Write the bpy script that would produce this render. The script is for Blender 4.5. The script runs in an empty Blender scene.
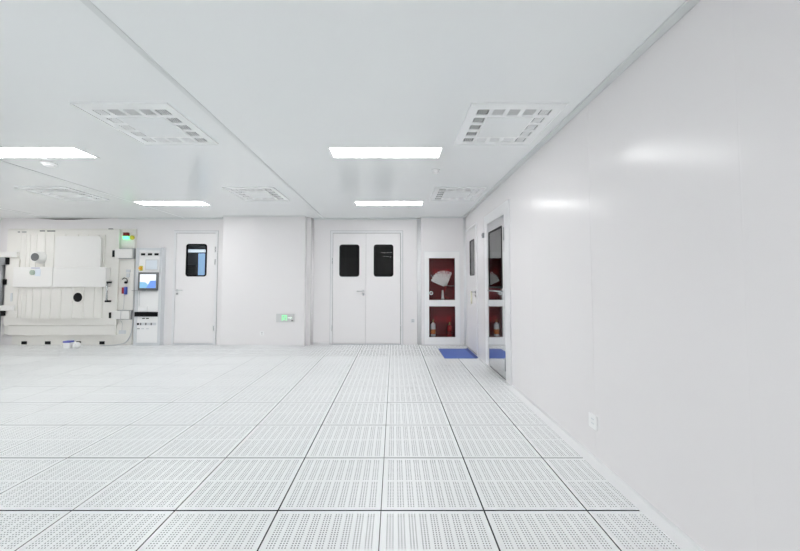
import bpy, bmesh, math, random
from mathutils import Vector, Matrix
random.seed(4)
scene = bpy.context.scene
col = scene.collection
PI = math.pi
V = Vector

# ------------------------------------------------------------------ materials
def mat(name, color, rough=0.5, metal=0.0, spec=0.5, emit=None, estr=0.0, wear=0.03):
    m = bpy.data.materials.new(name); m.use_nodes = True
    nt = m.node_tree; b = nt.nodes['Principled BSDF']
    b.inputs['Base Color'].default_value = (*color, 1)
    b.inputs['Metallic'].default_value = metal
    b.inputs['Specular IOR Level'].default_value = spec
    if emit:
        b.inputs['Emission Color'].default_value = (*emit, 1)
        b.inputs['Emission Strength'].default_value = estr
    tc = nt.nodes.new('ShaderNodeTexCoord'); nz = nt.nodes.new('ShaderNodeTexNoise')
    nz.inputs['Scale'].default_value = 1.7; nz.inputs['Detail'].default_value = 3
    mr = nt.nodes.new('ShaderNodeMapRange')
    mr.inputs['To Min'].default_value = max(0.0, rough - wear); mr.inputs['To Max'].default_value = rough + wear
    nt.links.new(tc.outputs['Object'], nz.inputs['Vector'])
    nt.links.new(nz.outputs['Fac'], mr.inputs['Value'])
    nt.links.new(mr.outputs['Result'], b.inputs['Roughness'])
    return m

def glass(name, tint, ior=1.5):
    m = bpy.data.materials.new(name); m.use_nodes = True
    nt = m.node_tree; nt.nodes.clear()
    out = nt.nodes.new('ShaderNodeOutputMaterial'); mix = nt.nodes.new('ShaderNodeMixShader')
    tr = nt.nodes.new('ShaderNodeBsdfTransparent'); gl = nt.nodes.new('ShaderNodeBsdfGlossy')
    fr = nt.nodes.new('ShaderNodeFresnel')
    fr.inputs['IOR'].default_value = ior; tr.inputs['Color'].default_value = (*tint, 1)
    gl.inputs['Roughness'].default_value = 0.01; gl.inputs['Color'].default_value = (1, 1, 1, 1)
    nt.links.new(fr.outputs[0], mix.inputs[0]); nt.links.new(tr.outputs[0], mix.inputs[1])
    nt.links.new(gl.outputs[0], mix.inputs[2]); nt.links.new(mix.outputs[0], out.inputs[0])
    return m

TX, TY, TP = -0.077, 2.052, 0.6          # floor tile joints and pitch
# perforation: nine groups of three columns, two blocks of seventeen rows
GX0, GP, GC, GY0, GR, HOLE_R = 0.0390, 0.0615, 0.0155, 0.0380, 0.0153, 0.0038

def floor_material():
    m = mat('perforated_tile', (0.91, 0.927, 0.93), 0.3)
    nt = m.node_tree; b = nt.nodes['Principled BSDF']
    tc = nt.nodes.new('ShaderNodeTexCoord'); sp = nt.nodes.new('ShaderNodeSeparateXYZ')
    nt.links.new(tc.outputs['Object'], sp.inputs[0])
    def M(op, a, b_=None, c=None):
        n = nt.nodes.new('ShaderNodeMath'); n.operation = op
        for i, v in enumerate((a, b_, c)):
            if v is None: continue
            if isinstance(v, (int, float)): n.inputs[i].default_value = v
            else: nt.links.new(v, n.inputs[i])
        return n.outputs[0]
    lx = M('FLOORED_MODULO', M('SUBTRACT', sp.outputs[0], TX), TP)
    ly = M('FLOORED_MODULO', M('SUBTRACT', sp.outputs[1], TY), TP)
    # nine groups of three columns of holes
    a = M('SUBTRACT', M('FLOORED_MODULO', M('ADD', M('SUBTRACT', lx, GX0), 0.0150), GP), 0.0150)
    ci = M('MINIMUM', M('MAXIMUM', M('ROUND', M('DIVIDE', a, GC)), 0), 2)
    dx = M('SUBTRACT', a, M('MULTIPLY', ci, GC))
    inx = M('MULTIPLY', M('GREATER_THAN', lx, 0.03), M('LESS_THAN', lx, 0.575))
    # two blocks of fourteen rows
    far = M('GREATER_THAN', ly, 0.3)
    bb = M('SUBTRACT', M('SUBTRACT', ly, GY0), M('MULTIPLY', far, 0.2792))
    ri = M('MINIMUM', M('MAXIMUM', M('ROUND', M('DIVIDE', bb, GR)), 0), 16)
    dy = M('SUBTRACT', bb, M('MULTIPLY', ri, GR))
    d = M('SQRT', M('ADD', M('MULTIPLY', dx, dx), M('MULTIPLY', dy, dy)))
    hole = M('MULTIPLY', M('LESS_THAN', d, HOLE_R), inx)
    # the holes are open: look through to the dark void under the floor
    tr = nt.nodes.new('ShaderNodeBsdfTransparent'); mix = nt.nodes.new('ShaderNodeMixShader')
    out = nt.nodes['Material Output']
    nt.links.new(hole, mix.inputs[0]); nt.links.new(b.outputs[0], mix.inputs[1]); nt.links.new(tr.outputs[0], mix.inputs[2])
    nt.links.new(mix.outputs[0], out.inputs[0])
    return m

M_ = dict(
    wall=mat('wall_panel', (0.828, 0.809, 0.813), 0.21, spec=0.25),
    ceil=mat('ceiling_panel', (0.872, 0.894, 0.895), 0.2, spec=0.38),
    trim=mat('white_trim', (0.81, 0.815, 0.82), 0.3),
    seam=mat('seam_trim', (0.70, 0.725, 0.725), 0.4),
    door=mat('door_paint', (0.84, 0.822, 0.826), 0.25),
    frame=mat('door_frame_paint', (0.79, 0.79, 0.80), 0.3),
    gap=mat('dark_gap', (0.16, 0.16, 0.17), 0.8),
    tile_side=mat('tile_edge', (0.010, 0.011, 0.015), 0.6),
    void=mat('underfloor', (0.02, 0.02, 0.025), 0.9),
    black=mat('black_rubber', (0.008, 0.008, 0.009), 0.5, spec=0.12),
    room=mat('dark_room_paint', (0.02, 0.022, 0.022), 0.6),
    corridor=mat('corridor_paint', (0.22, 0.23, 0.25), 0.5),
    cabdark=mat('dark_equipment', (0.01, 0.012, 0.014), 0.5),
    bluewall=mat('blue_board_glow', (0.3, 0.5, 0.8), 0.5, emit=(0.42, 0.66, 1.0), estr=0.75),
    satin=mat('satin_aluminium', (0.62, 0.625, 0.63), 0.4, 0.3),
    contour=mat('grey_contour', (0.42, 0.43, 0.44), 0.6),
    chrome=mat('brushed_steel', (0.62, 0.63, 0.64), 0.25, 1.0),
    steel=mat('polished_steel', (0.78, 0.79, 0.80), 0.05, 1.0, wear=0.02),
    light=mat('light_diffuser', (0.9, 0.9, 0.9), 0.5, emit=(1.0, 1.0, 1.0), estr=17.3),
    grille=mat('diffuser_paint', (0.90, 0.915, 0.915), 0.35),
    plenum=mat('plenum', (0.012, 0.013, 0.014), 0.9),
    plastic=mat('white_plastic', (0.88, 0.88, 0.88), 0.35),
    slot=mat('slot_grey', (0.25, 0.25, 0.26), 0.6),
    cream=mat('cream_enamel', (0.80, 0.785, 0.745), 0.35),
    cream2=mat('cream_enamel_band', (0.82, 0.812, 0.79), 0.35),
    grey=mat('light_grey_panel', (0.66, 0.68, 0.70), 0.4),
    midgrey=mat('grey_metal', (0.38, 0.39, 0.40), 0.4, 0.6),
    lens=mat('grey_lens', (0.16, 0.165, 0.17), 0.15),
    gauge=mat('gauge_face', (0.42, 0.50, 0.42), 0.3),
    paper=mat('label_paper', (0.72, 0.78, 0.84), 0.6),
    red=mat('red_enamel', (0.42, 0.012, 0.016), 0.4),
    redin=mat('cabinet_red', (0.20, 0.005, 0.009), 0.5),
    redlens=mat('red_lens', (0.16, 0.006, 0.006), 0.3),
    greenlens=mat('green_lens', (0.1, 0.8, 0.3), 0.3, emit=(0.12, 1.0, 0.35), estr=2.2),
    yellow=mat('yellow_button', (0.62, 0.56, 0.05), 0.4),
    orange=mat('orange_switch', (0.85, 0.42, 0.03), 0.4),
    blue=mat('blue_mat', (0.075, 0.15, 0.50), 0.45),
    darkblue=mat('dark_blue_edge', (0.03, 0.06, 0.26), 0.5),
    bluelid=mat('blue_lid', (0.10, 0.12, 0.50), 0.5),
    bluedev=mat('blue_casing', (0.06, 0.10, 0.42), 0.4),
    cable=mat('grey_cable', (0.55, 0.56, 0.58), 0.5),
    hose=mat('white_canvas_hose', (0.93, 0.93, 0.92), 0.8),
    brass=mat('brass', (0.55, 0.42, 0.14), 0.3, 0.8),
    label_orange=mat('orange_label', (0.70, 0.22, 0.05), 0.5),
    redtext=mat('red_lettering', (0.36, 0.012, 0.014), 0.5),
    signplate=mat('sign_plate', (0.62, 0.625, 0.625), 0.35),
    signgreen=mat('sign_green', (0.2, 0.75, 0.35), 0.4, emit=(0.28, 1.0, 0.42), estr=0.75),
    signwhite=mat('sign_white', (0.8, 0.95, 0.85), 0.4, emit=(0.75, 1.0, 0.8), estr=0.45),
    screen=mat('screen_white', (0.5, 0.5, 0.5), 0.2, emit=(0.93, 0.96, 1.0), estr=0.72),
    screenblue=mat('screen_blue', (0.05, 0.1, 0.3), 0.2, emit=(0.22, 0.42, 0.92), estr=0.72),
    screencyan=mat('screen_cyan', (0.05, 0.1, 0.3), 0.2, emit=(0.36, 0.74, 0.88), estr=0.72),
    creamgrip=mat('cream_grip', (0.78, 0.76, 0.62), 0.4),
    strip_white=mat('floor_strip', (0.90, 0.91, 0.915), 0.35),
    strip=mat('corridor_tube', (0.9, 0.9, 0.9), 0.5, emit=(0.80, 0.90, 1.0), estr=1.1),
    clear=glass('clear_glass', (0.93, 0.95, 0.95), 1.3),
    tinted=glass('tinted_glass', (0.5, 0.52, 0.52), 1.32),
    cabglass=glass('cabinet_glass', (0.95, 0.94, 0.94), 1.2),
    mirrorglass=glass('reflective_glass', (0.35, 0.36, 0.37), 2.2),
)

# ------------------------------------------------------------------ mesh helpers
class MB:
    def __init__(self): self.bm = bmesh.new(); self.mi = 0
    def _tag(self, before):
        for f in self.bm.faces:
            if f not in before: f.material_index = self.mi
    def box(self, x0, x1, y0, y1, z0, z1, bev=0.0, seg=2):
        bm = bmesh.new()
        r = bmesh.ops.create_cube(bm, size=1)
        bmesh.ops.scale(bm, vec=(abs(x1-x0), abs(y1-y0), abs(z1-z0)), verts=bm.verts)
        if bev > 0:
            bev = min(bev, 0.45*min(abs(x1-x0), abs(y1-y0), abs(z1-z0)))
            bmesh.ops.bevel(bm, geom=bm.edges[:], offset=bev, segments=seg, profile=0.5, affect='EDGES')
        bmesh.ops.translate(bm, vec=((x0+x1)/2, (y0+y1)/2, (z0+z1)/2), verts=bm.verts)
        return self.add(bm)
    def add(self, bm, mtx=None):
        if mtx is not None: bmesh.ops.transform(bm, matrix=mtx, verts=bm.verts)
        vm = {v: self.bm.verts.new(v.co) for v in bm.verts}
        for f in bm.faces:
            try:
                nf = self.bm.faces.new([vm[v] for v in f.verts]); nf.material_index = self.mi; nf.smooth = f.smooth
            except ValueError: pass
        bm.free(); return self
    def cyl(self, p0, p1, r0, r1=None, n=20, bev=0.0, smooth=True):
        p0, p1 = V(p0), V(p1); r1 = r0 if r1 is None else r1
        bm = bmesh.new(); h = (p1-p0).length
        bmesh.ops.create_cone(bm, cap_ends=True, segments=n, radius1=r0, radius2=r1, depth=h)
        if bev > 0:
            es = [e for e in bm.edges if abs(e.verts[0].co.z - e.verts[1].co.z) < 1e-6]
            bmesh.ops.bevel(bm, geom=es, offset=bev, segments=2, profile=0.5, affect='EDGES')
        if smooth:
            for f in bm.faces:
                if len(f.verts) == 4: f.smooth = True
        q = V((0, 0, 1)).rotation_difference((p1-p0).normalized())
        return self.add(bm, Matrix.Translation((p0+p1)/2) @ q.to_matrix().to_4x4())
    def lathe(self, prof, centre, axis=(0, 0, 1), n=24):
        bm = bmesh.new(); rings = []
        for r, z in prof:
            if r < 1e-5: rings.append([bm.verts.new((0, 0, z))])
            else: rings.append([bm.verts.new((r*math.cos(2*PI*i/n), r*math.sin(2*PI*i/n), z)) for i in range(n)])
        for a, b in zip(rings, rings[1:]):
            for i in range(n):
                j = (i+1) % n
                vs = [a[i % len(a)], a[j % len(a)], b[j % len(b)], b[i % len(b)]]
                vs = list(dict.fromkeys(vs))
                if len(vs) > 2: bm.faces.new(vs).smooth = True
        q = V((0, 0, 1)).rotation_difference(V(axis).normalized())
        return self.add(bm, Matrix.Translation(V(centre)) @ q.to_matrix().to_4x4())
    def tube(self, pts, r, n=8, closed=False, rx=None):
        pts = [V(p) for p in pts]; bm = bmesh.new(); rings = []
        up = None
        for i, p in enumerate(pts):
            if closed: t = (pts[(i+1) % len(pts)] - pts[i-1]).normalized()
            else: t = (pts[min(i+1, len(pts)-1)] - pts[max(i-1, 0)]).normalized()
            if up is None:
                up = t.orthogonal().normalized()
            up = (up - t*up.dot(t)); up = up.normalized() if up.length > 1e-6 else t.orthogonal().normalized()
            s = t.cross(up)
            rings.append([bm.verts.new(p + r*(math.cos(2*PI*k/n)*up + math.sin(2*PI*k/n)*s)) for k in range(n)])
        m = len(rings)
        for i in range(m if closed else m-1):
            a, b = rings[i], rings[(i+1) % m]
            for k in range(n):
                bm.faces.new((a[k], a[(k+1) % n], b[(k+1) % n], b[k])).smooth = True
        if not closed:
            bm.faces.new(rings[0][::-1]); bm.faces.new(rings[-1])
        return self.add(bm)
    def plate(self, outer, holes, t, o=(0, 0, 0), u=(1, 0, 0), v=(0, 0, 1), n=(0, -1, 0)):
        """A flat plate with holes; its front is at o, its thickness t goes to -n."""
        o, u, v, n = V(o), V(u), V(v), V(n)
        bm = bmesh.new(); es = []; loops = []
        for lp in [outer] + list(holes):
            vs = [bm.verts.new(o + u*p[0] + v*p[1]) for p in lp]; loops.append(vs)
            es += [bm.edges.new((vs[i], vs[(i+1) % len(vs)])) for i in range(len(vs))]
        bmesh.ops.triangle_fill(bm, edges=es, use_beauty=True, use_dissolve=False, normal=n)
        front = bm.faces[:]
        bm.verts.index_update()
        back = {x: bm.verts.new(x.co - n*t) for lp in loops for x in lp}
        for f in front:
            f.normal_update()
            bm.faces.new([back[x] for x in reversed(f.verts)])
        for lp in loops:
            for i in range(len(lp)):
                a, b = lp[i], lp[(i+1) % len(lp)]
                bm.faces.new((a, b, back[b], back[a]))
        bmesh.ops.recalc_face_normals(bm, faces=bm.faces)
        return self.add(bm)
    def prism(self, prof, a, b, axes=((1, 0, 0), (0, 0, 1)), smooth=False):
        """2-D profile in the plane of axes, swept from a to b (world points)."""
        a, b = V(a), V(b); e, f_ = V(axes[0]), V(axes[1]); bm = bmesh.new()
        A = [bm.verts.new(a + e*p[0] + f_*p[1]) for p in prof]
        B = [bm.verts.new(b + e*p[0] + f_*p[1]) for p in prof]
        k = len(prof)
        for i in range(k):
            q = bm.faces.new((A[i], A[(i+1) % k], B[(i+1) % k], B[i])); q.smooth = smooth
        for L in (A, B):
            try:
                bm.faces.new(L)
            except ValueError: pass
        bmesh.ops.recalc_face_normals(bm, faces=bm.faces)
        bmesh.ops.triangulate(bm, faces=[f for f in bm.faces if len(f.verts) > 4])
        return self.add(bm)
    def build(self, name, m, parent=None, origin=None):
        ms = m if isinstance(m, (list, tuple)) else [m]
        bmesh.ops.recalc_face_normals(self.bm, faces=self.bm.faces)
        if origin is None:
            if parent is not None: origin = WORLD[parent.name]
            else:
                cs = [v.co for v in self.bm.verts]
                mn = [min(c[i] for c in cs) for i in range(3)]; mx = [max(c[i] for c in cs) for i in range(3)]
                origin = V(((mn[0]+mx[0])/2, (mn[1]+mx[1])/2, mn[2]))
        origin = V(origin)
        bmesh.ops.translate(self.bm, vec=-origin, verts=self.bm.verts)
        me = bpy.data.meshes.new(name); self.bm.to_mesh(me); self.bm.free()
        for x in ms: me.materials.append(x)
        o = bpy.data.objects.new(name, me); col.objects.link(o)
        WORLD[o.name] = origin
        if parent is not None:
            o.parent = parent; o.location = origin - WORLD[parent.name]
        else: o.location = origin
        return o
WORLD = {}

def empty(name, loc):
    o = bpy.data.objects.new(name, None); col.objects.link(o); o.location = loc; o.empty_display_size = 0.1
    WORLD[o.name] = V(loc); return o
def tag(o, label=None, cat=None, group=None, kind=None):
    if label: o['label'] = label
    if cat: o['category'] = cat
    if group: o['group'] = group
    if kind: o['kind'] = kind
    return o
def struct(o, label, cat): return tag(o, label, cat, None, 'structure')
def copy_tree(o, loc=None, parent=None):
    c = o.copy(); col.objects.link(c)
    if parent is not None: c.parent = parent
    if loc is not None: c.location = loc
    for ch in list(o.children): copy_tree(ch, None, c)
    return c
def rect(x0, x1, z0, z1): return [(x0, z0), (x1, z0), (x1, z1), (x0, z1)]
def rrect(x0, x1, z0, z1, r, k=5):
    out = []
    for cx, cz, a0 in ((x1-r, z0+r, -PI/2), (x1-r, z1-r, 0), (x0+r, z1-r, PI/2), (x0+r, z0+r, PI)):
        for i in range(k+1):
            a = a0 + PI/2*i/k; out.append((cx+r*math.cos(a), cz+r*math.sin(a)))
    return out
def cove(r, k=6):
    """Concave quarter-round, its corner at (0,0)."""
    return [(0, 0), (r, 0)] + [(r - r*math.sin(PI/2*i/k), r - r*math.cos(PI/2*i/k)) for i in range(1, k)] + [(0, r)]

# ------------------------------------------------------------------ dimensions
XL, XR = -8.6, 1.52
YB, YF = 7.42, -4.5
ZC = 2.735
YC, CX0, CX1 = 7.16, -3.61, -1.875        # column
YP, PX0 = 7.28, 0.575                     # hydrant wall

# ------------------------------------------------------------------ floor
b = MB()
def joints(start, lo, hi, w):
    k0 = math.floor((lo-start)/TP); out = []
    k = k0
    while start + k*TP < hi + TP:
        out.append((start + k*TP, w(k))); k += 1
    return out
rg = random.Random(11)
gx = {0: 0.0050, 1: 0.0085, 2: 0.0080, -1: 0.0085, -2: 0.0072, -3: 0.0068, -4: 0.0064}
jx = joints(TX, XL, XR, lambda k: gx.get(k, rg.uniform(0.005, 0.0065)))
gy = {0: 0.0105, 1: 0.0085, 2: 0.0065, 3: 0.0060}
jy = joints(TY, YF, YB, lambda k: gy.get(k, rg.uniform(0.004, 0.006)))
for i in range(len(jx)-1):
    for j in range(len(jy)-1):
        x0, x1 = jx[i][0]+jx[i][1]/2, jx[i+1][0]-jx[i+1][1]/2
        y0, y1 = jy[j][0]+jy[j][1]/2, jy[j+1][0]-jy[j+1][1]/2
        x0, x1, y0, y1 = max(x0, XL), min(x1, XR), max(y0, YF), min(y1, YB)
        if x1-x0 < 0.02 or y1-y0 < 0.02: continue
        dz = rg.uniform(-0.0006, 0.0)
        vs = [b.bm.verts.new(p) for p in ((x0, y0, dz), (x1, y0, dz), (x1, y1, dz), (x0, y1, dz))]
        mid = [b.bm.verts.new((p.co.x, p.co.y, -0.0008)) for p in vs]
        lo = [b.bm.verts.new((p.co.x, p.co.y, -0.035)) for p in vs]
        b.bm.faces.new(vs).material_index = 0
        for k in range(4):
            b.bm.faces.new((vs[k], mid[k], mid[(k+1) % 4], vs[(k+1) % 4])).material_index = 3
            b.bm.faces.new((mid[k], lo[k], lo[(k+1) % 4], mid[(k+1) % 4])).material_index = 1
vs = [b.bm.verts.new(p) for p in ((XL, YF, -0.3), (XR, YF, -0.3), (XR, YB, -0.3), (XL, YB, -0.3))]
b.bm.faces.new(vs).material_index = 2
fl = b.build('floor', [floor_material(), M_['tile_side'], M_['void'], M_['trim']], origin=(0, 0, 0))
struct(fl, 'white raised floor of perforated square tiles with dark joints', 'floor')

# the punched rims of the holes (the tile sheet is 2 mm thick), for the part of the floor in view
import numpy as np
def hole_rims():
    K, dep = 6, 0.0017
    hx = np.array([GX0 + GP*g + GC*c for g in range(9) for c in range(3)])
    hy = np.array([GY0 + GR*r + d for d in (0.0, 0.2792) for r in range(17)])
    HX, HY = np.meshgrid(hx, hy); H = np.stack([HX.ravel(), HY.ravel()], 1)
    tiles = [(TX+TP*i, TY+TP*j) for i in range(-14, 3) for j in range(-2, 7) if abs(TX+TP*i+0.3) < 1.35*(TY+TP*j+0.6)+0.5]
    P = np.concatenate([H + np.array(t) for t in tiles])
    P = P[(P[:, 0] > XL+0.01) & (P[:, 0] < XR-0.08)]
    n = len(P); a = np.arange(K)*2*np.pi/K
    ring = np.stack([np.cos(a), np.sin(a)], 1)*HOLE_R*1.03
    co = np.zeros((n, 2, K, 3), np.float32)
    co[:, 0, :, :2] = co[:, 1, :, :2] = P[:, None, :] + ring[None]
    co[:, 0, :, 2] = -0.0004; co[:, 1, :, 2] = -dep
    base = (np.arange(n)*2*K)[:, None]; k = np.arange(K); k2 = (k+1) % K
    q = np.stack([base+k, base+K+k, base+K+k2, base+k2], 2).reshape(-1).astype(np.int32)
    me = bpy.data.meshes.new('hole_rims'); nf = n*K
    me.vertices.add(n*2*K); me.vertices.foreach_set('co', co.ravel())
    me.loops.add(nf*4); me.loops.foreach_set('vertex_index', q)
    me.polygons.add(nf); me.polygons.foreach_set('loop_start', np.arange(nf, dtype=np.int32)*4)
    me.update(calc_edges=True); me.materials.append(M_['trim'])
    o = bpy.data.objects.new('hole_rims', me); col.objects.link(o); o.parent = fl
    tag(o, kind='stuff')
hole_rims()

# ------------------------------------------------------------------ ceiling with openings for lights and air diffusers
LX = (-0.09, -3.93, -7.77); LY = (-3.43, -1.07, 1.29, 3.65, 6.01)
DIFF = ((0.985, 2.62), (0.985, 4.975), (-2.155, 2.62), (-2.155, 4.975), (-5.20, 4.96))
DARK = {(0, 2), (1, 2), (2, 2), (2, 3)}     # no lamps in these bays
holes = [rect(x-0.59, x+0.59, y-0.14, y+0.14) for i, x in enumerate(LX) for j, y in enumerate(LY) if (i, j) not in DARK]
holes += [rect(x-0.35, x+0.35, y+0.05, y+0.77) for x, y in DIFF]
b = MB(); b.plate(rect(XL-0.1, XR+0.1, YF-0.1, YB+0.1), holes, 0.06, (0, 0, ZC), (1, 0, 0), (0, 1, 0), (0, 0, -1))
struct(b.build('ceiling', M_['ceil'], origin=(0, 0, ZC)), 'glossy white panel ceiling with recessed lights', 'ceiling')
n = 0
for x, w in ((-1.545, 0.045), (-4.55, 0.03), (-7.45, 0.03)):
    n += 1
    b = MB(); b.box(x-w/2, x+w/2, YF, YB-0.05, ZC-0.004, ZC, 0.0012)
    struct(b.build('trim_%d' % n, M_['seam']), ('grey seam strip on the ceiling above the double door bay', 'thin seam strip across the ceiling beside the wall cabinet bay', 'thin seam strip on the ceiling over the chamber end')[n-1], 'ceiling trim')

# ------------------------------------------------------------------ walls
# right wall: panels with fine joints, then a plate with the two door openings
b = MB()
seams = [-4.5, -3.09, -1.94, -0.80, 0.345, 1.484, 2.633, 3.767, 4.47]
prof = []
tilt = (0, 0, 0, 0.0, 0.0015, -0.0015, 0.001, 0.0)
for i in range(len(seams)-1):
    y0, y1 = seams[i], seams[i+1]; d = tilt[i]
    prof += [(y0, 0.0012), (y0+0.0025, 0.0002-d/2), (y0+0.007, 0.0-d/2), (y1-0.007, d/2), (y1-0.0025, 0.0002+d/2)]
prof += [(4.47, 0.0), (4.47, 0.06), (-4.5, 0.06)]
b.prism(prof, (XR, 0, 0), (XR, 0, ZC), ((0, 1, 0), (1, 0, 0)))
b.plate([(4.47, 0), (4.68, 0), (4.68, 2.27), (5.51, 2.27), (5.51, 0), (6.30, 0), (6.30, 2.40), (7.20, 2.40), (7.20, 0), (YB+0.1, 0), (YB+0.1, ZC), (4.47, ZC)], [], 0.06,
        (XR, 0, 0), (0, 1, 0), (0, 0, 1), (-1, 0, 0))
struct(b.build('wall_right', M_['wall'], origin=(XR, 0, 0)), 'long glossy white panel wall with faint vertical joints', 'wall')
# back wall with openings for the single door and the double door; a thin gap under the ceiling above the chamber
b = MB()
b.plate([(XL-0.1, 0), (-4.765, 0), (-4.765, 2.44), (-3.86, 2.44), (-3.86, 0), (-1.36, 0), (-1.36, 2.44), (0.165, 2.44), (0.165, 0), (PX0+0.02, 0), (PX0+0.02, ZC),
         (-6.15, ZC), (-6.6, ZC-0.012), (-7.0, ZC-0.03), (-7.4, ZC-0.03), (-7.75, ZC-0.006), (-7.8, ZC), (XL-0.1, ZC)], [], 0.06, (0, YB, 0))
b.mi = 1
b.box(-7.9, -6.0, YB+0.06, YB+0.3, ZC-0.1, ZC-0.05)
struct(b.build('wall_back', [M_['wall'], M_['void']], origin=(0, YB, 0)), 'white panel wall at the far end holding the doors', 'wall')
# hydrant wall (stands proud of the back wall), open for the cabinet
b = MB()
b.plate(rect(PX0, XR, 0, ZC), [rect(0.70, 1.33, 0.10, 1.93)], YB-YP+0.06, (0, YP, 0))
struct(b.build('wall_hydrant', M_['wall'], origin=(0, YP, 0)), 'shallow white wall panel around the red hydrant cabinet', 'wall')
b = MB(); b.box(CX0, CX1, YC, YB, 0, ZC, 0.006)
struct(b.build('wall_column', M_['wall']), 'wide white column face between the single and double doors', 'column')
b = MB(); b.box(XL-0.06, XL, YF, YB, 0, ZC)
struct(b.build('wall_left', M_['wall']), 'white wall closing the chamber end of the room', 'wall')
b = MB(); b.box(XL, XR, YF-0.06, YF, 0, ZC)
struct(b.build('wall_front', M_['wall']), 'white wall closing the room opposite the doors', 'wall')

# ceiling edge strips, floor coves, corner coves
def trim(name, fn, label, cat='trim', m='trim'):
    b = MB(); fn(b); struct(b.build(name, M_[m]), label, cat)
trim('trim_4', lambda b: b.box(XR-0.062, XR-0.002, YF, YP-0.002, ZC-0.014, ZC, 0.003), 'edge strip where the long panel wall meets the ceiling', m='seam')
trim('trim_5', lambda b: b.box(CX1+0.125, PX0-0.08, YB-0.035, YB, ZC-0.03, ZC, 0.004), 'ceiling edge strip above the double door', m='seam')
trim('trim_6', lambda b: b.box(CX0, CX1, YC-0.03, YC, ZC-0.012, ZC, 0.003), 'ceiling edge strip above the wide column', m='seam')
trim('trim_7', lambda b: b.box(PX0, XR-0.065, YP-0.03, YP, ZC-0.02, ZC, 0.003), 'ceiling edge strip above the hydrant cabinet', m='seam')
trim('trim_8', lambda b: b.box(-6.0, CX0, YB-0.035, YB, ZC-0.025, ZC, 0.004), 'ceiling edge strip above the single door and control cabinet', m='seam')
def corner_post(b):
    b.box(CX1-0.02, CX1+0.085, YC+0.16, YB, 0, ZC, 0.008)
    b.prism(cove(0.045), (CX1+0.085, YB, 0), (CX1+0.085, YB, ZC), ((1, 0, 0), (0, -1, 0)), True)
trim('trim_9', corner_post, 'stepped rounded corner strip between column and double door wall', m='wall')
trim('trim_10', lambda b: b.prism(cove(0.08), (PX0, YB, 0), (PX0, YB, ZC), ((-1, 0, 0), (0, -1, 0)), True), 'rounded corner strip beside the hydrant cabinet wall')
trim('trim_11', lambda b: b.prism(cove(0.04), (XR, YP, 0), (XR, YP, ZC), ((-1, 0, 0), (0, -1, 0)), True), 'rounded corner strip between hydrant cabinet wall and long wall')
def floor_strip(b):
    b.box(1.43, XR, YF, 4.47, -0.003, 0.0025, 0.001)
    b.prism(cove(0.014), (XR, YF, 0.002), (XR, 4.47, 0.002), ((-1, 0, 0), (0, 0, 1)), True)
trim('baseboard_right', floor_strip, 'plain white floor strip along the long panel wall', 'baseboard', 'strip_white')
trim('baseboard_back', lambda b: b.prism(cove(0.045), (CX1+0.125, YB, 0), (-1.39, YB, 0), ((0, -1, 0), (0, 0, 1)), True), 'white floor cove between column and double door', 'baseboard')
trim('baseboard_hydrant', lambda b: b.prism(cove(0.03), (PX0, YP, 0), (XR-0.04, YP, 0), ((0, -1, 0), (0, 0, 1)), True), 'white floor cove below the hydrant cabinet', 'baseboard')
trim('baseboard_column', lambda b: b.prism(cove(0.045), (CX0, YC, 0), (CX1, YC, 0), ((0, -1, 0), (0, 0, 1)), True), 'white floor cove along the wide column', 'baseboard')

# ------------------------------------------------------------------ doors
def lever(parent, x, z, side, y, key=True, dirx=True):
    """A lever handle on a door in a wall facing -Y."""
    b = MB(); b.cyl((x, y, z), (x, y-0.012, z), 0.026, bev=0.003)
    b.cyl((x, y-0.01, z), (x, y-0.05, z), 0.010)
    b.tube([(x, y-0.048, z), (x+side*0.03, y-0.052, z), (x+side*0.14, y-0.052, z)], 0.012)
    h = b.build('lever_handle', M_['satin'], parent); h['label'] = 'chrome lever handle'
    b = MB(); b.cyl((x, y, z-0.075), (x, y-0.010, z-0.075), 0.024, bev=0.003)
    b.build('lock_rose', M_['chrome'], parent)

def back_leaf(root, x0, x1, z0, z1, win, pane_mat, hinge_x, hinge_z):
    y = YB-0.012
    b = MB(); b.plate(rect(x0, x1, z0, z1), [rrect(*win, 0.05)], 0.045, (0, y, 0))
    leaf = b.build('door_leaf', M_['door'], root)
    g = 0.022
    b = MB(); b.plate(rrect(win[0]-0.008, win[1]+0.008, win[2]-0.008, win[3]+0.008, 0.058), [rrect(win[0]+g, win[1]-g, win[2]+g, win[3]-g, 0.035)], 0.03, (0, y-0.006, 0))
    b.build('window_gasket', M_['black'], leaf)['label'] = 'black rounded window gasket'
    b = MB(); b.plate(rrect(win[0]+0.01, win[1]-0.01, win[2]+0.01, win[3]-0.01, 0.04), [], 0.006, (0, y+0.004, 0))
    b.build('window_pane', M_[pane_mat], leaf)['label'] = 'dark glass window pane'
    for hz in hinge_z:
        b = MB(); b.cyl((hinge_x, y-0.008, hz-0.06), (hinge_x, y-0.008, hz+0.06), 0.009)
        b.build('hinge', M_['chrome'], leaf)
    return leaf

def back_frame(root, x0, x1, z1, w):
    b = MB(); y = YB-0.02
    b.plate([(x0, 0), (x0+w, 0), (x0+w, z1-w), (x1-w, z1-w), (x1-w, 0), (x1, 0), (x1, z1), (x0, z1)], [], 0.02, (0, y, 0))
    b.build('door_frame', M_['frame'], root)
    b = MB(); q = 0.009  # thin grey strip added to draw the frame's outer edge line
    b.plate([(x0-q, 0), (x0, 0), (x0, z1), (x1, z1), (x1, 0), (x1+q, 0), (x1+q, z1+q), (x0-q, z1+q)], [], 0.008, (0, YB-0.004, 0))
    b.build('frame_contour', M_['contour'], root)['label'] = 'thin grey seal around the frame'
    b = MB(); b.box(x0+0.003, x1-0.003, YB+0.034, YB+0.05, 0.001, z1-0.01)
    return b

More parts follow.
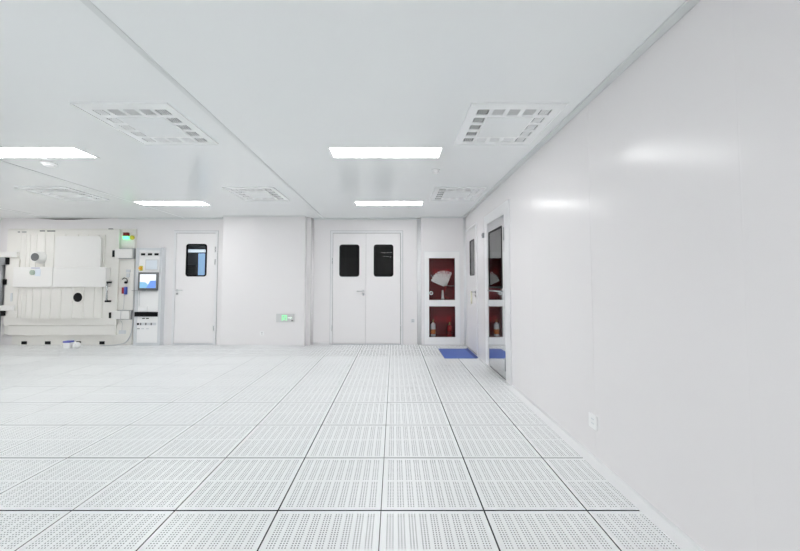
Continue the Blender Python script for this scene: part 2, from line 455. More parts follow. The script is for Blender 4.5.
# double door
d1 = empty('door_1', (-0.60, YB, 0))
struct(d1, 'white double door with two dark windows and a lever handle', 'door')
back_frame(d1, -1.38, 0.183, 2.457, 0.045).bm.free()
lf = back_leaf(d1, -1.329, -0.6165, 0.022, 2.405, (-1.182, -0.763, 1.467, 2.152), 'tinted', -1.336, (0.36, 1.80))
lever(lf, -0.665, 1.15, -1, YB-0.012)
back_leaf(d1, -0.6115, 0.131, 0.022, 2.405, (-0.437, -0.025, 1.467, 2.152), 'tinted', 0.137, (0.36, 1.80))
b = MB(); b.box(-1.33, 0.13, YB-0.012, YB+0.03, 0.0, 0.014, 0.002)
b.build('threshold', M_['grey'], d1)
# single door
d2 = empty('door_2', (-4.31, YB, 0))
struct(d2, 'white single door with one window beside the control cabinet', 'door')
back_frame(d2, -4.785, -3.84, 2.457, 0.045).bm.free()
lf = back_leaf(d2, -4.735, -3.89, 0.03, 2.405, (-4.512, -4.074, 1.472, 2.165), 'clear', -3.883, (0.36, 1.78, 2.05))
lever(lf, -4.69, 1.165, 1, YB-0.012)
b = MB(); b.box(-4.735, -3.89, YB-0.012, YB+0.03, 0.0, 0.022, 0.002)
b.build('threshold', M_['grey'], d2)

# rooms behind the doors
def dark_room(name, x0, x1, y0, y1, z1, m, label, open_side):
    b = MB()
    t = 0.04
    if open_side != 'y0': b.box(x0, x1, y0-t, y0, 0, z1)
    if open_side != 'y1': b.box(x0, x1, y1, y1+t, 0, z1)
    if open_side != 'x0': b.box(x0-t, x0, y0, y1, 0, z1)
    if open_side != 'x1': b.box(x1, x1+t, y0, y1, 0, z1)
    b.box(x0, x1, y0, y1, z1, z1+t); b.box(x0, x1, y0, y1, -t, 0)
    o = b.build(name, M_[m]); return struct(o, label, 'corridor')
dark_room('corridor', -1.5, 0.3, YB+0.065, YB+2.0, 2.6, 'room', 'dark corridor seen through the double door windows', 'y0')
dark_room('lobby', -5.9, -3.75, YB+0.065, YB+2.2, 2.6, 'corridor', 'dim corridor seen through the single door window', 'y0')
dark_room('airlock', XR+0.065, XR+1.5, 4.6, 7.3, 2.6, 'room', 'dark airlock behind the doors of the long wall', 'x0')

# things seen through the single door's window
b = MB(); b.box(-5.15, -5.0, YB+1.55, YB+1.6, 0.0, 2.1)  # blue board, no lamp: its emission stands in for light falling on it
tag(b.build('blue_glow_board', M_['bluewall']), 'narrow upright blue board, its lit look given by glow, seen through the single door window', 'light')
b = MB(); b.box(-5.89, -4.95, YB+1.5, YB+1.56, 2.13, 2.20, 0.004)
tag(b.build('corridor_light', M_['strip']), 'bright strip light seen at the top of the single door window', 'light')
b = MB(); b.box(-5.53, -5.22, YB+1.6, YB+1.9, 0.0, 1.80, 0.01); b.mi = 0
tag(b.build('corridor_locker', M_['cabdark']), 'black locker seen low through the single door window', 'locker')

# right wall: steel door with glass
d3 = empty('door_3', (XR, 5.09, 0))
struct(d3, 'polished steel door with glazed upper half in the long wall', 'door')
def rplate(outer, hls, t, x): return MB().plate(outer, hls, t, (x, 0, 0), (0, 1, 0), (0, 0, 1), (-1, 0, 0))
rplate([(4.47, 0), (4.675, 0), (4.675, 2.275), (5.515, 2.275), (5.515, 0), (5.695, 0), (5.695, 2.43), (4.47, 2.43)], [], 0.02, XR-0.012).build('door_frame', M_['frame'], d3)
win = (4.79, 5.46, 1.25, 2.13)
lf = rplate(rect(4.68, 5.51, 0.015, 2.27), [rrect(*win, 0.02)], 0.045, XR-0.006).build('door_leaf', M_['steel'], d3)
rplate(rrect(win[0]-0.004, win[1]+0.004, win[2]-0.004, win[3]+0.004, 0.02), [rrect(win[0]+0.022, win[1]-0.022, win[2]+0.022, win[3]-0.022, 0.015)], 0.03, XR-0.01).build('window_gasket', M_['black'], lf)['label'] = 'black window gasket'
rplate(rect(win[0]+0.01, win[1]-0.01, win[2]+0.01, win[3]-0.01), [], 0.006, XR-0.003).build('window_pane', M_['mirrorglass'], lf)['label'] = 'reflective glass pane'
b = MB(); b.cyl((XR-0.03, 5.44, 1.205), (XR-0.03, 4.86, 1.205), 0.009)
b.cyl((XR-0.03, 5.42, 1.205), (XR, 5.42, 1.205), 0.007); b.cyl((XR-0.03, 4.88, 1.205), (XR, 4.88, 1.205), 0.007)
b.build('push_bar', M_['chrome'], lf)
for hz in (0.22, 2.0):
    b = MB(); b.cyl((XR-0.016, 4.677, hz-0.09), (XR-0.016, 4.677, hz+0.09), 0.010); b.build('hinge', M_['midgrey'], lf)
# right wall: white single door
d4 = empty('door_4', (XR, 6.75, 0))
struct(d4, 'white single door with tall window in the long wall corner', 'door')
rplate([(6.255, 0), (6.30, 0), (6.30, 2.40), (7.20, 2.40), (7.20, 0), (7.235, 0), (7.235, 2.44), (6.255, 2.44)], [], 0.02, XR-0.012).build('door_frame', M_['frame'], d4)
win = (6.455, 6.835, 1.47, 2.16)
lf = rplate(rect(6.305, 7.195, 0.015, 2.395), [rrect(*win, 0.03)], 0.045, XR-0.004).build('door_leaf', M_['door'], d4)
rplate(rrect(win[0]-0.004, win[1]+0.004, win[2]-0.004, win[3]+0.004, 0.03), [rrect(win[0]+0.018, win[1]-0.018, win[2]+0.018, win[3]-0.018, 0.02)], 0.03, XR-0.008).build('window_gasket', M_['black'], lf)
rplate(rect(win[0]+0.01, win[1]-0.01, win[2]+0.01, win[3]-0.01), [], 0.006, XR-0.001).build('window_pane', M_['mirrorglass'], lf)['label'] = 'grey reflective glass pane'
b = MB(); x = XR-0.004; b.cyl((x, 6.37, 1.155), (x-0.012, 6.37, 1.155), 0.024); b.cyl((x-0.01, 6.37, 1.155), (x-0.05, 6.37, 1.155), 0.009)
b.tube([(x-0.048, 6.37, 1.155), (x-0.052, 6.40, 1.155), (x-0.052, 6.50, 1.155)], 0.008); b.build('lever_handle', M_['chrome'], lf)['label'] = 'chrome lever handle'
b = MB(); b.cyl((x, 6.37, 1.08), (x-0.01, 6.37, 1.08), 0.022); b.build('lock_rose', M_['chrome'], lf)
b = MB(); b.box(x-0.03, x, 6.66, 6.70, 0.92, 1.17, 0.006); b.build('pull_grip', M_['creamgrip'], lf)['label'] = 'cream upright pull grip'

# ------------------------------------------------------------------ ceiling lights
def make_light(x, y):
    r = empty('ceiling_light', (x, y, ZC))
    b = MB(); b.plate(rect(x-0.605, x+0.605, y-0.155, y+0.155), [rect(x-0.585, x+0.585, y-0.135, y+0.135)], 0.012, (0, 0, ZC-0.004), (1, 0, 0), (0, 1, 0), (0, 0, -1))
    b.build('light_frame', M_['plastic'], r)
    b = MB(); b.box(x-0.586, x+0.586, y-0.136, y+0.136, ZC-0.001, ZC+0.02)
    b.build('light_diffuser', M_['light'], r)['label'] = 'glowing white diffuser'
    return r
proto = make_light(0, 0)
VIEW = {(0, 3): 'glowing ceiling panel nearer the camera, of the two above the double door aisle',
        (0, 4): 'glowing ceiling panel nearest the double door',
        (1, 3): 'glowing ceiling panel cut by the picture edge, above the open floor before the chamber',
        (1, 4): 'glowing ceiling panel just in front of the single door'}
first = True
for i, x in enumerate(LX):
    for j, y in enumerate(LY):
        if (i, j) in DARK: continue
        o = proto if first else copy_tree(proto)
        first = False
        o.location = (x, y, ZC)
        if (i, j) in VIEW: tag(o, VIEW[(i, j)], 'ceiling light', 'recessed ceiling light panels')
        else: tag(o, 'glowing recessed ceiling panel out of view in the rest of the room', 'ceiling light', 'ceiling light panels out of view')

# ------------------------------------------------------------------ air diffusers
def make_diffuser():
    """Front edge at y=0, centred on x=0, hung at z=0."""
    r = empty('air_diffuser', (0, 0, 0))
    cxs = [-0.255+0.1275*k for k in range(5)]; cys = [0.14+0.1365*k for k in range(5)]
    g = 0.046
    cells = [(i, j) for i in range(5) for j in range(5) if i in (0, 4) or j in (0, 4)]
    hls = [rect(cxs[i]-g, cxs[i]+g, cys[j]-g, cys[j]+g) for i, j in cells]
    b = MB(); b.plate(rect(-0.375, 0.375, 0, 0.78), hls, 0.009, (0, 0, -0.008), (1, 0, 0), (0, 1, 0), (0, 0, -1))
    for i, j in cells:                               # slats leaning outwards in every opening
        side = i in (0, 4)
        sg = (-1 if i == 0 else 1) if side else (-1 if j == 0 else 1)
        for k in range(4):
            c0 = -g + 2*g*(k+1)/5; w = 0.0042; sh = 0.0024*sg
            p = [(c0-w+sh, -0.008), (c0+w+sh, -0.008), (c0+w-sh, 0.001), (c0-w-sh, 0.001)]
            if side: b.prism([(cxs[i]+q[0], q[1]) for q in p], (0, cys[j]-g, 0), (0, cys[j]+g, 0), ((1, 0, 0), (0, 0, 1)))
            else: b.prism([(cys[j]+q[0], q[1]) for q in p], (cxs[i]-g, 0, 0), (cxs[i]+g, 0, 0), ((0, 1, 0), (0, 0, 1)))
    b.build('slotted_plate', M_['grille'], r)
    b = MB(); b.plate(rect(-0.379, 0.379, -0.004, 0.784), [rect(-0.371, 0.371, 0.004, 0.776)], 0.02, (0, 0, -0.013), (1, 0, 0), (0, 1, 0), (0, 0, -1))
    b.build('rim', M_['grille'], r)
    b = MB(); b.box(-0.195, 0.195, 0.215, 0.61, -0.012, -0.007, 0.002)
    b.build('centre_panel', M_['ceil'], r)
    b = MB(); b.box(-0.34, 0.34, 0.06, 0.76, 0.12, 0.13)
    for x0, x1, y0, y1 in ((-0.34, -0.33, 0.06, 0.76), (0.33, 0.34, 0.06, 0.76), (-0.34, 0.34, 0.06, 0.07), (-0.34, 0.34, 0.75, 0.76)):
        b.box(x0, x1, y0, y1, 0.003, 0.12)
    b.build('plenum', M_['plenum'], r)['label'] = 'dark air box above the slots'
    return r
dp = make_diffuser()
DL = ('square slotted air diffuser nearer the camera, beside the long panel wall', 'square slotted air diffuser further back, beside the long panel wall',
      'square slotted air diffuser nearer the camera, across the grey ceiling seam', 'square slotted air diffuser above the wide column',
      'square slotted air diffuser above the chamber')
for k, (x, y) in enumerate(DIFF):
    o = dp if k == 0 else copy_tree(dp)
    o.location = (x, y, ZC)
    tag(o, DL[k], 'air diffuser', 'slotted ceiling air diffusers')

# smoke detectors
for x, y, r_, lab in ((0.522, 4.216, 0.05, 'small round white detector on the ceiling between light panel and long wall'),
                      (-4.06, 3.966, 0.075, 'round white detector on the ceiling beside the cut off light panel')):
    e = empty('smoke_detector', (x, y, ZC))
    b = MB(); b.lathe([(0, 0), (r_, 0), (r_, -0.012), (r_*0.95, -0.018), (0, -0.018)], (x, y, ZC)); b.build('base', M_['plastic'], e)
    b = MB(); b.lathe([(r_*0.75, -0.018), (r_*0.7, -0.036), (r_*0.35, -0.045), (0, -0.045)], (x, y, ZC)); b.build('sensor_cap', M_['plastic'], e)
    tag(e, lab, 'smoke detector', 'ceiling smoke detectors')

# ------------------------------------------------------------------ wall plates
def socket(loc, n, u, label, size=0.086, m='plastic', cat='socket', w2=None, slot='slot'):
    e = empty('wall_socket' if cat == 'socket' else cat.replace(' ', '_'), loc); L, n, u = V(loc), V(n), V(u); h = size/2; hw = (w2 or size)/2
    b = MB(); b.plate(rrect(-hw, hw, -h, h, 0.006), [], 0.008, L+n*0.008, u, (0, 0, 1), n); b.build('cover_plate', M_[m], e)
    for dz in (0.018, -0.014):
        b = MB(); b.plate(rect(-0.018, 0.018, dz-0.004, dz+0.004), [], 0.002, L+n*0.0095, u, (0, 0, 1), n)
        b.build('socket_slot', M_[slot], e)
    return tag(e, label, cat)
socket((-2.747, YC, 0.279), (0, -1, 0), (1, 0, 0), 'small white wall socket low on the wide column')
socket((XR, 2.655, 0.27), (-1, 0, 0), (0, 1, 0), 'white wall socket low on the long panel wall', 0.105, slot='grey')
socket((0.40, YB, 0.51), (0, -1, 0), (1, 0, 0), 'small grey wall plate between double door and hydrant cabinet', 0.075, 'grey', 'wall switch')
e = empty('door_sensor', (XR, 5.76, 2.09))
b = MB(); b.box(XR-0.035, XR, 5.725, 5.795, 2.09, 2.17, 0.006); b.build('casing', M_['midgrey'], e)
b = MB(); b.box(XR-0.037, XR-0.034, 5.745, 5.775, 2.115, 2.145, 0.001); b.build('lens', M_['black'], e)
tag(e, 'small dark grey sensor box on the wall between the two doors of the long wall', 'sensor')

# exit sign on the column
e = empty('exit_sign', (-2.263, YC, 0.513))
b = MB(); b.box(-2.45, -2.077, YC-0.03, YC, 0.513, 0.684, 0.005); b.build('housing', M_['signplate'], e)
yf = YC-0.0315
b = MB(); b.box(-2.385, -2.10, yf, YC-0.028, 0.535, 0.662, 0.001); b.build('green_face', M_['signplate'], e)
b = MB()
yy = yf-0.001
# doorway outline and running figure
b.plate([(-2.33, 0.545), (-2.318, 0.545), (-2.318, 0.645), (-2.238, 0.645), (-2.238, 0.545), (-2.226, 0.545), (-2.226, 0.658), (-2.33, 0.658)], [], 0.001, (0, yy, 0))
b.build('doorway_symbol', M_['signgreen'], e)
b = MB()
b.cyl((-2.268, yy, 0.632), (-2.268, yy+0.001, 0.632), 0.011, n=14)
for pts in ([(-2.29, 0.62), (-2.272, 0.622), (-2.268, 0.585), (-2.29, 0.585)], [(-2.29, 0.585), (-2.272, 0.585), (-2.25, 0.552), (-2.262, 0.548)],
            [(-2.29, 0.588), (-2.278, 0.588), (-2.302, 0.550), (-2.314, 0.556)], [(-2.272, 0.62), (-2.268, 0.612), (-2.245, 0.598), (-2.243, 0.606)],
            [(-2.29, 0.62), (-2.288, 0.61), (-2.31, 0.596), (-2.314, 0.603)]):
    b.plate(pts, [], 0.001, (0, yy, 0))
b.build('running_figure', M_['signgreen'], e)
b = MB(); b.plate([(-2.205, 0.612), (-2.155, 0.612), (-2.155, 0.628), (-2.12, 0.603), (-2.155, 0.578), (-2.155, 0.594), (-2.205, 0.594)], [], 0.001, (0, yy, 0))
b.build('arrow_symbol', M_['signwhite'], e)
b = MB(); b.cyl((-2.115, YC-0.03, 0.545), (-2.115, YC-0.036, 0.545), 0.014, n=16); b.build('test_button', M_['black'], e)
tag(e, 'grey wall exit sign with green running figure and arrow, on the column', 'exit sign')

# ------------------------------------------------------------------ fire hydrant cabinet
e = empty('hydrant_cabinet', (1.015, YP, 0.037))
yf = YP-0.022
b = MB(); b.plate(rect(0.647, 1.384, 0.037, 1.985), [rect(0.738, 1.29, 0.963, 1.852), rect(0.738, 1.29, 0.184, 0.83)], 0.03, (0, yf, 0))
b.build('door_frame', M_['plastic'], e)
b = MB(); b.plate(rect(0.625, 1.406, 0.02, 2.007), [rect(0.652, 1.379, 0.042, 1.98)], 0.012, (0, YP-0.012, 0)); b.build('surround', M_['frame'], e)
b = MB()
x0, x1, z0, z1, y0, y1 = 0.705, 1.325, 0.105, 1.925, YP+0.012, YP+0.24
b.box(x0, x1, y1, y1+0.01, z0, z1); b.box(x0, x0+0.01, y0, y1, z0, z1); b.box(x1-0.01, x1, y0, y1, z0, z1)
b.box(x0, x1, y0, y1, z0, z0+0.08); b.box(x0, x1, y0, y1, z1-0.01, z1); b.box(x0+0.01, x1-0.01, y0, y1, 0.89, 0.965)
b.build('red_interior', M_['redin'], e)['label'] = 'dark red cabinet interior'
for z0_, z1_ in ((0.955, 1.86), (0.176, 0.838)):
    b = MB(); b.box(0.73, 1.298, yf+0.012, yf+0.017, z0_, z1_); b.build('glass_pane', M_['cabglass'], e)
b = MB(); b.lathe([(0.016, 0), (0.042, 0), (0.044, 0.008), (0.03, 0.012), (0.016, 0.008)], (0.785, yf+0.012, 1.11), (0, -1, 0)); b.build('latch_ring', M_['chrome'], e)
def lettering(s, x, z, size, y):
    cu = bpy.data.curves.new('lettering', 'FONT'); cu.body = s; cu.size = size; cu.align_x = 'CENTER'; cu.align_y = 'CENTER'; cu.extrude = 0.0008
    t = bpy.data.objects.new('lettering_source', cu); col.objects.link(t)
    bpy.context.view_layer.update()
    me = bpy.data.meshes.new_from_object(t.evaluated_get(bpy.context.evaluated_depsgraph_get()))
    bpy.data.objects.remove(t); me.name = 'lettering'
    me.transform(Matrix.Rotation(PI/2, 4, 'X'))
    me.materials.clear(); me.materials.append(M_['redtext'])
    o = bpy.data.objects.new('lettering', me); col.objects.link(o)
    o.parent = e; o.location = V((x, y, z)) - WORLD[e.name]; o['label'] = 'red lettering on the glass'
lettering('消火栓', 1.0, 1.56, 0.13, yf+0.0105)
lettering('灭火器', 1.02, 0.55, 0.13, yf+0.0105)
tag(e, 'white framed red fire hydrant cabinet with two glass panes', 'hydrant cabinet')

# hose folded in pleats, hung on a rail
hs = empty('fire_hose', (0.99, YP+0.12, 1.22))
b = MB()
for k in range(10):
    f = k/9
    ang = math.radians(156 - 88*f)
    px, pz = 1.075+0.02*f, 1.27
    L_ = 0.30 + 0.02*math.sin(PI*f)
    d = V((math.cos(ang), 0, math.sin(ang))); nrm = V((-d.z, 0, d.x))
    w = 0.014
    a0 = V((px, YP+0.035+0.004*(k % 2), pz))
    pts = [a0 + nrm*w, a0 + d*L_*0.5 + nrm*w*1.2, a0 + d*(L_-0.01) + nrm*w, a0 + d*L_, a0 + d*(L_-0.01) - nrm*w, a0 + d*L_*0.5 - nrm*w*1.2, a0 - nrm*w]
    b.tube(pts, 0.0145, 8)
    b.box(a0.x-0.012, a0.x+0.012, a0.y-0.02, a0.y+0.03, a0.z-0.012, a0.z+0.012, 0.004)
b.build('folded_hose', M_['hose'], hs)
b = MB(); b.tube([(1.09, YP+0.05, 1.27), (1.10, YP+0.08, 1.22), (1.09, YP+0.13, 1.16), (1.05, YP+0.15, 1.10), (1.10, YP+0.17, 1.02), (1.18, YP+0.18, 1.0)], 0.016, 8); b.build('hose_tail', M_['red'], hs)
b = MB(); b.tube([(0.80, YP+0.17, 1.50), (0.95, YP+0.17, 1.30), (1.20, YP+0.17, 1.26), (1.30, YP+0.17, 1.26)], 0.008); b.cyl((1.07, YP+0.05, 1.27), (1.07, YP+0.22, 1.27), 0.01); b.build('hanger', M_['midgrey'], hs)
tag(hs, 'white folded fire hose hanging in the upper part of the hydrant cabinet', 'fire hose')
nz = empty('hose_nozzle', (1.036, YP+0.05, 0.966))
b = MB(); b.lathe([(0, 0), (0.032, 0), (0.034, 0.03), (0.026, 0.05), (0.024, 0.12), (0.016, 0.19), (0.018, 0.205), (0, 0.205)], (1.036, YP+0.05, 0.966)); b.build('body', M_['hose'], nz)
b = MB(); b.lathe([(0.0345, 0.008), (0.037, 0.012), (0.037, 0.022), (0.0345, 0.026)], (1.036, YP+0.05, 0.966)); b.build('coupling', M_['chrome'], nz)
tag(nz, 'white tapered hose nozzle standing under the folded hose', 'hose nozzle')
def extinguisher(x, y, h, r, body, lab_mat, label, group):
    e_ = empty('fire_extinguisher', (x, y, 0.186))
    b = MB(); b.lathe([(0, 0), (r*0.95, 0), (r, 0.01), (r, h*0.72), (r*0.85, h*0.8), (r*0.4, h*0.86), (r*0.35, h*0.9), (0, h*0.9)], (x, y, 0.186)); b.build('cylinder_body', M_[body], e_)
    b = MB(); b.lathe([(r+0.0005, h*0.15), (r+0.0015, h*0.155), (r+0.0015, h*0.45), (r+0.0005, h*0.455)], (x, y, 0.186)); b.build('label_band', M_[lab_mat], e_)
    b = MB(); z = 0.186+h*0.9; b.cyl((x, y, z), (x, y, z+0.03), 0.014); b.box(x-0.012, x+0.012, y-0.05, y+0.012, z+0.02, z+0.03, 0.003); b.box(x-0.012, x+0.012, y-0.06, y+0.012, z+0.045, z+0.053, 0.003)
    b.cyl((x, y, z+0.03), (x, y, z+0.05), 0.008); b.build('valve', M_['brass'], e_)
    b = MB(); b.tube([(x-0.012, y, z+0.015), (x-r*0.9, y-0.01, z+0.005), (x-r-0.012, y-0.01, z-0.08), (x-r-0.012, y-0.01, z-0.2)], 0.007); b.build('discharge_hose', M_['black'], e_)
    tag(e_, label, 'fire extinguisher', group)
extinguisher(0.835, YP+0.10, 0.33, 0.05, 'hose', 'label_orange', 'pale fire extinguisher with orange band and brass valve in the lower cabinet', 'fire extinguishers in the cabinet')
extinguisher(1.185, YP+0.10, 0.27, 0.055, 'red', 'redlens', 'plain red fire extinguisher in the lower cabinet', 'fire extinguishers in the cabinet')

# ------------------------------------------------------------------ blue sticky mat
e = empty('sticky_mat', (1.17, 6.5, 0))
b = MB(); b.box(0.885, 1.42, 6.065, 6.93, 0.0005, 0.006, 0.001); b.build('mat_sheet', M_['blue'], e)
b = MB(); b.prism([(1.415, 0.001), (1.455, 0.003), (1.475, 0.022), (1.470, 0.026), (1.45, 0.009), (1.415, 0.007)], (0, 6.06, 0), (0, 6.935, 0), ((1, 0, 0), (0, 0, 1))); b.build('curled_edge', M_['darkblue'], e)['label'] = 'dark blue curled edge'
tag(e, 'blue sticky floor mat in front of the white corner door', 'floor mat')

# ------------------------------------------------------------------ vacuum chamber
YR, Z0 = 7.09, 0.0606                    # back and foot of the chamber before it is set at its size
vc = empty('vacuum_chamber', (-6.75, 7.05, Z0))
def vpart(name, m, fn, label=None, parent=None):
    b = MB(); fn(b); o = b.build(name, M_[m], parent or vc)
    if label: o['label'] = label
    return o
def jamb(b):
    b.box(-7.96, -5.345, 7.02, YR, 0.27, 2.445, 0.012)
    b.box(-5.72, -5.345, 7.021, YR, Z0, 0.3, 0.012)
vpart('chamber_wall', 'cream', jamb)
pl = vpart('plinth', 'cream', lambda b: b.box(-7.81, -5.70, 7.04, YR, Z0, 0.284, 0.006))
for x0, x1 in ((-7.604, -7.495), (-7.124, -7.011), (-6.487, -6.393), (-6.012, -5.908)):
    vpart('foot_slot', 'black', lambda b: b.box(x0, x1, 7.032, 7.045, 0.074, 0.136, 0.003), 'black square foot opening', pl)
vpart('bottom_beam', 'cream', lambda b: b.box(-7.83, -5.65, 6.985, 7.03, 0.265, 0.465, 0.008))
slab = vpart('door_slab', 'cream', lambda b: b.box(-7.92, -5.63, 6.965, 7.015, 0.468, 2.425, 0.01))
def ribs(xs, xe, grooves, z0, z1, bulge=0.05, rise=0.0):
    def fn(b):
        pts = []
        xc, hw = (xs+xe)/2, (xe-xs)/2
        fy = lambda x: 6.945 - bulge*(1-((x-xc)/hw)**4)
        N = 60
        cand = sorted([xs+(xe-xs)*i/N for i in range(N+1)] + [g+d for g in grooves for d in (-0.012, -0.003, 0.003, 0.012)])
        bad = lambda x: any(abs(x-g) < 0.0119 and abs(abs(x-g)-0.003) > 1e-4 for g in grooves)
        for x in cand:
            if bad(x): continue
            y = fy(x)
            if any(abs(abs(x-g)-0.003) < 1e-4 for g in grooves): y += 0.012
            pts.append((x, y))
        prof = [(xs, 6.97)] + pts + [(xe, 6.97)]
        b.prism(prof, (0, 0, z0), (0, 0, z1), ((1, 0, 0), (0, 1, 0)))
    return fn
vpart('ribbed_panel', 'cream', ribs(-7.60, -5.90, [-7.47, -7.38, -7.24, -7.06, -6.88, -6.65, -6.40, -6.20, -6.0], 1.60, 2.31), None, slab)
vpart('ribbed_panel', 'cream', ribs(-7.61, -5.92, [-7.52, -7.41, -7.27, -7.10, -6.90, -6.69, -6.46, -6.24, -6.05], 0.615, 1.28, 0.055), None, slab)
vpart('raised_panel', 'cream2', lambda b: b.plate(rrect(-6.85, -5.93, 1.60, 2.27, 0.06), [], 0.03, (0, 6.888, 0)), None, slab)
vpart('left_flange', 'cream', lambda b: b.box(-7.80, -7.62, 6.94, 6.97, 0.62, 1.80, 0.006), None, slab)
def band(b):
    b.box(-7.63, -6.846, 6.845, 6.97, 1.238, 1.645, 0.01); b.box(-6.842, -5.775, 6.852, 6.97, 1.24, 1.64, 0.01)
bd = vpart('cross_band', 'cream2', band, 'smooth raised band across the door', slab)
pt = vpart('porthole', 'cream2', lambda b: (b.lathe([(0, 0), (0.125, 0), (0.125, 0.02), (0.10, 0.025), (0.10, 0.12), (0.088, 0.125), (0.078, 0.115), (0, 0.115)], (-7.14, 6.90, 1.84), (0, -1, 0))), 'round viewing port tube', slab)
vpart('port_glass', 'lens', lambda b: b.cyl((-7.14, 6.784, 1.84), (-7.14, 6.777, 1.84), 0.079), 'dark grey port glass', pt)
p2 = vpart('port_ring', 'cream', lambda b: b.lathe([(0.09, 0), (0.125, 0), (0.125, 0.012), (0.118, 0.016), (0.096, 0.016), (0.09, 0.0)], (-6.35, 6.892, 1.036), (0, -1, 0)), None, slab)
vpart('port_opening', 'black', lambda b: b.cyl((-6.35, 6.895, 1.036), (-6.35, 6.884, 1.036), 0.096), 'black round port', p2)
vpart('gauge', 'gauge', lambda b: b.lathe([(0, 0), (0.05, 0), (0.052, 0.015), (0.04, 0.02), (0, 0.018)], (-7.238, 6.845, 1.535), (0, -1, 0)), 'small round green gauge', bd)
vpart('data_label', 'paper', lambda b: b.box(-7.19, -7.08, 6.842, 6.8455, 1.46, 1.60), 'pale paper label', bd)
vpart('label_stripe', 'bluedev', lambda b: b.box(-7.27, -7.10, 6.842, 6.8455, 1.618, 1.628), 'thin blue stripe', bd)
hd = vpart('door_handle', 'chrome', lambda b: b.cyl((-5.768, 6.88, 0.96), (-5.768, 6.88, 1.33), 0.017), 'chrome upright handle', slab)
for z in (0.955, 1.335):
    vpart('handle_end', 'black', lambda b: b.box(-5.797, -5.742, 6.865, 6.968, z-0.017, z+0.02, 0.006), 'black handle end', hd)
for z0, z1, x0, x1 in ((1.834, 2.019, -5.70, -5.345), (0.594, 0.759, -5.725, -5.362)):
    c = vpart('door_clamp', 'cream2', lambda b: b.box(x0, x1, 6.95, 7.03, z0, z1, 0.006), 'plain clamp plate over the door edge')
    vpart('clamp_backing', 'midgrey', lambda b: b.box(x0+0.03, x1+0.02, 6.985, 7.03, z0-0.014, z1+0.014, 0.003), None, c)
    vpart('clamp_pad', 'black', lambda b: b.box(x0-0.036, x0-0.001, 6.935, 6.966, z0+0.02, z1-0.03, 0.004), 'black clamp pad', c)
for z0, z1 in ((1.845, 1.957), (0.765, 0.871)):
    vpart('hinge_arm', 'cream2', lambda b: b.box(-8.20, -7.66, 6.92, 6.985, z0, z1, 0.008))
vpart('hinge_post', 'midgrey', lambda b: (b.cyl((-8.0, 6.96, 0.86), (-8.0, 6.96, 1.72), 0.05), b.box(-8.12, -7.90, 6.92, 7.0, 1.69, 1.845, 0.01), b.cyl((-8.0, 6.96, Z0), (-8.0, 6.96, 0.87), 0.03)), 'grey metal hinge post')
for q in ((-7.905, -7.845, 6.93, 6.99, 1.70, 1.842), (-7.955, -7.875, 6.93, 6.99, 0.66, 0.764), (-7.93, -7.88, 6.93, 6.99, 1.29, 1.40)):
    vpart('hinge_knuckle', 'black', lambda b: b.box(*q, 0.01), 'black hinge knuckle')
vpart('latch_plate', 'grey', lambda b: b.box(-7.755, -7.72, 6.925, 6.945, 0.95, 1.12, 0.006), None, slab)
for x0, x1, z in ((-7.25, -7.15, 2.388), (-7.10, -6.94, 2.386), (-7.70, -7.66, 2.366), (-7.62, -7.53, 2.366)):
    vpart('edge_clip', 'lens' if z > 2.38 else 'midgrey', lambda b: b.box(x0, x1, 6.955, 6.968, z-0.011, z+0.011, 0.003), 'dark clip', slab)
vpart('edge_clip', 'black', lambda b: b.box(-5.86, -5.78, 6.97, 7.0, 2.422, 2.44, 0.003), 'dark clip')
bc = vpart('signal_lamp', 'redlens', lambda b: b.box(-5.555, -5.455, 6.965, 7.02, 2.285, 2.36, 0.006), 'dark red signal lamp')
vpart('green_lamp', 'greenlens', lambda b: b.box(-5.55, -5.455, 6.962, 7.02, 2.225, 2.283, 0.006), 'lit green lamp', bc)
vpart('push_button', 'yellow', lambda b: b.lathe([(0, 0), (0.045, 0), (0.045, 0.02), (0.034, 0.024), (0.034, 0.04), (0, 0.044)], (-5.395, 7.02, 2.258), (0, -1, 0)), 'yellow push button')
vpart('switch_plate', 'grey', lambda b: (b.box(-5.50, -5.415, 7.005, 7.02, 1.54, 1.60, 0.003), b.box(-5.49, -5.425, 7.005, 7.02, 1.44, 1.52, 0.003)))
vpart('cable_loop', 'black', lambda b: b.tube([(-5.57, 7.01, 1.40), (-5.52, 6.995, 1.43), (-5.47, 6.995, 1.41), (-5.455, 7.0, 1.36), (-5.49, 7.01, 1.32)], 0.008), 'black looped cable')
vpart('cable_plug', 'black', lambda b: b.cyl((-5.487, 7.02, 1.335), (-5.487, 6.985, 1.335), 0.025, n=14), 'black plug')
cp = vpart('hand_control', 'bluedev', lambda b: b.box(-5.507, -5.46, 6.975, 7.02, 1.09, 1.245, 0.01), 'blue hand control hung on a wire')
vpart('control_face', 'redtext', lambda b: b.box(-5.555, -5.507, 6.978, 7.02, 1.105, 1.235, 0.008), 'red half of the hand control', cp)
vpart('control_wire', 'cable', lambda b: b.tube([(-5.51, 7.0, 1.09), (-5.515, 7.0, 0.8), (-5.52, 6.94, 0.75), (-5.525, 6.94, 0.58), (-5.53, 7.0, 0.5), (-5.535, 7.0, 0.36)], 0.004), 'thin grey wire', cp)
vpart('name_plate', 'grey', lambda b: b.box(-5.61, -5.465, 7.01, 7.021, 0.29, 0.362, 0.003), 'small grey plate')
vc.scale = (1.048, 1.048, 1.048); vc.location = (-7.074, 7.388, 0.0)
tag(vc, 'large cream vacuum chamber with ribbed door, set against the far wall', 'vacuum chamber')

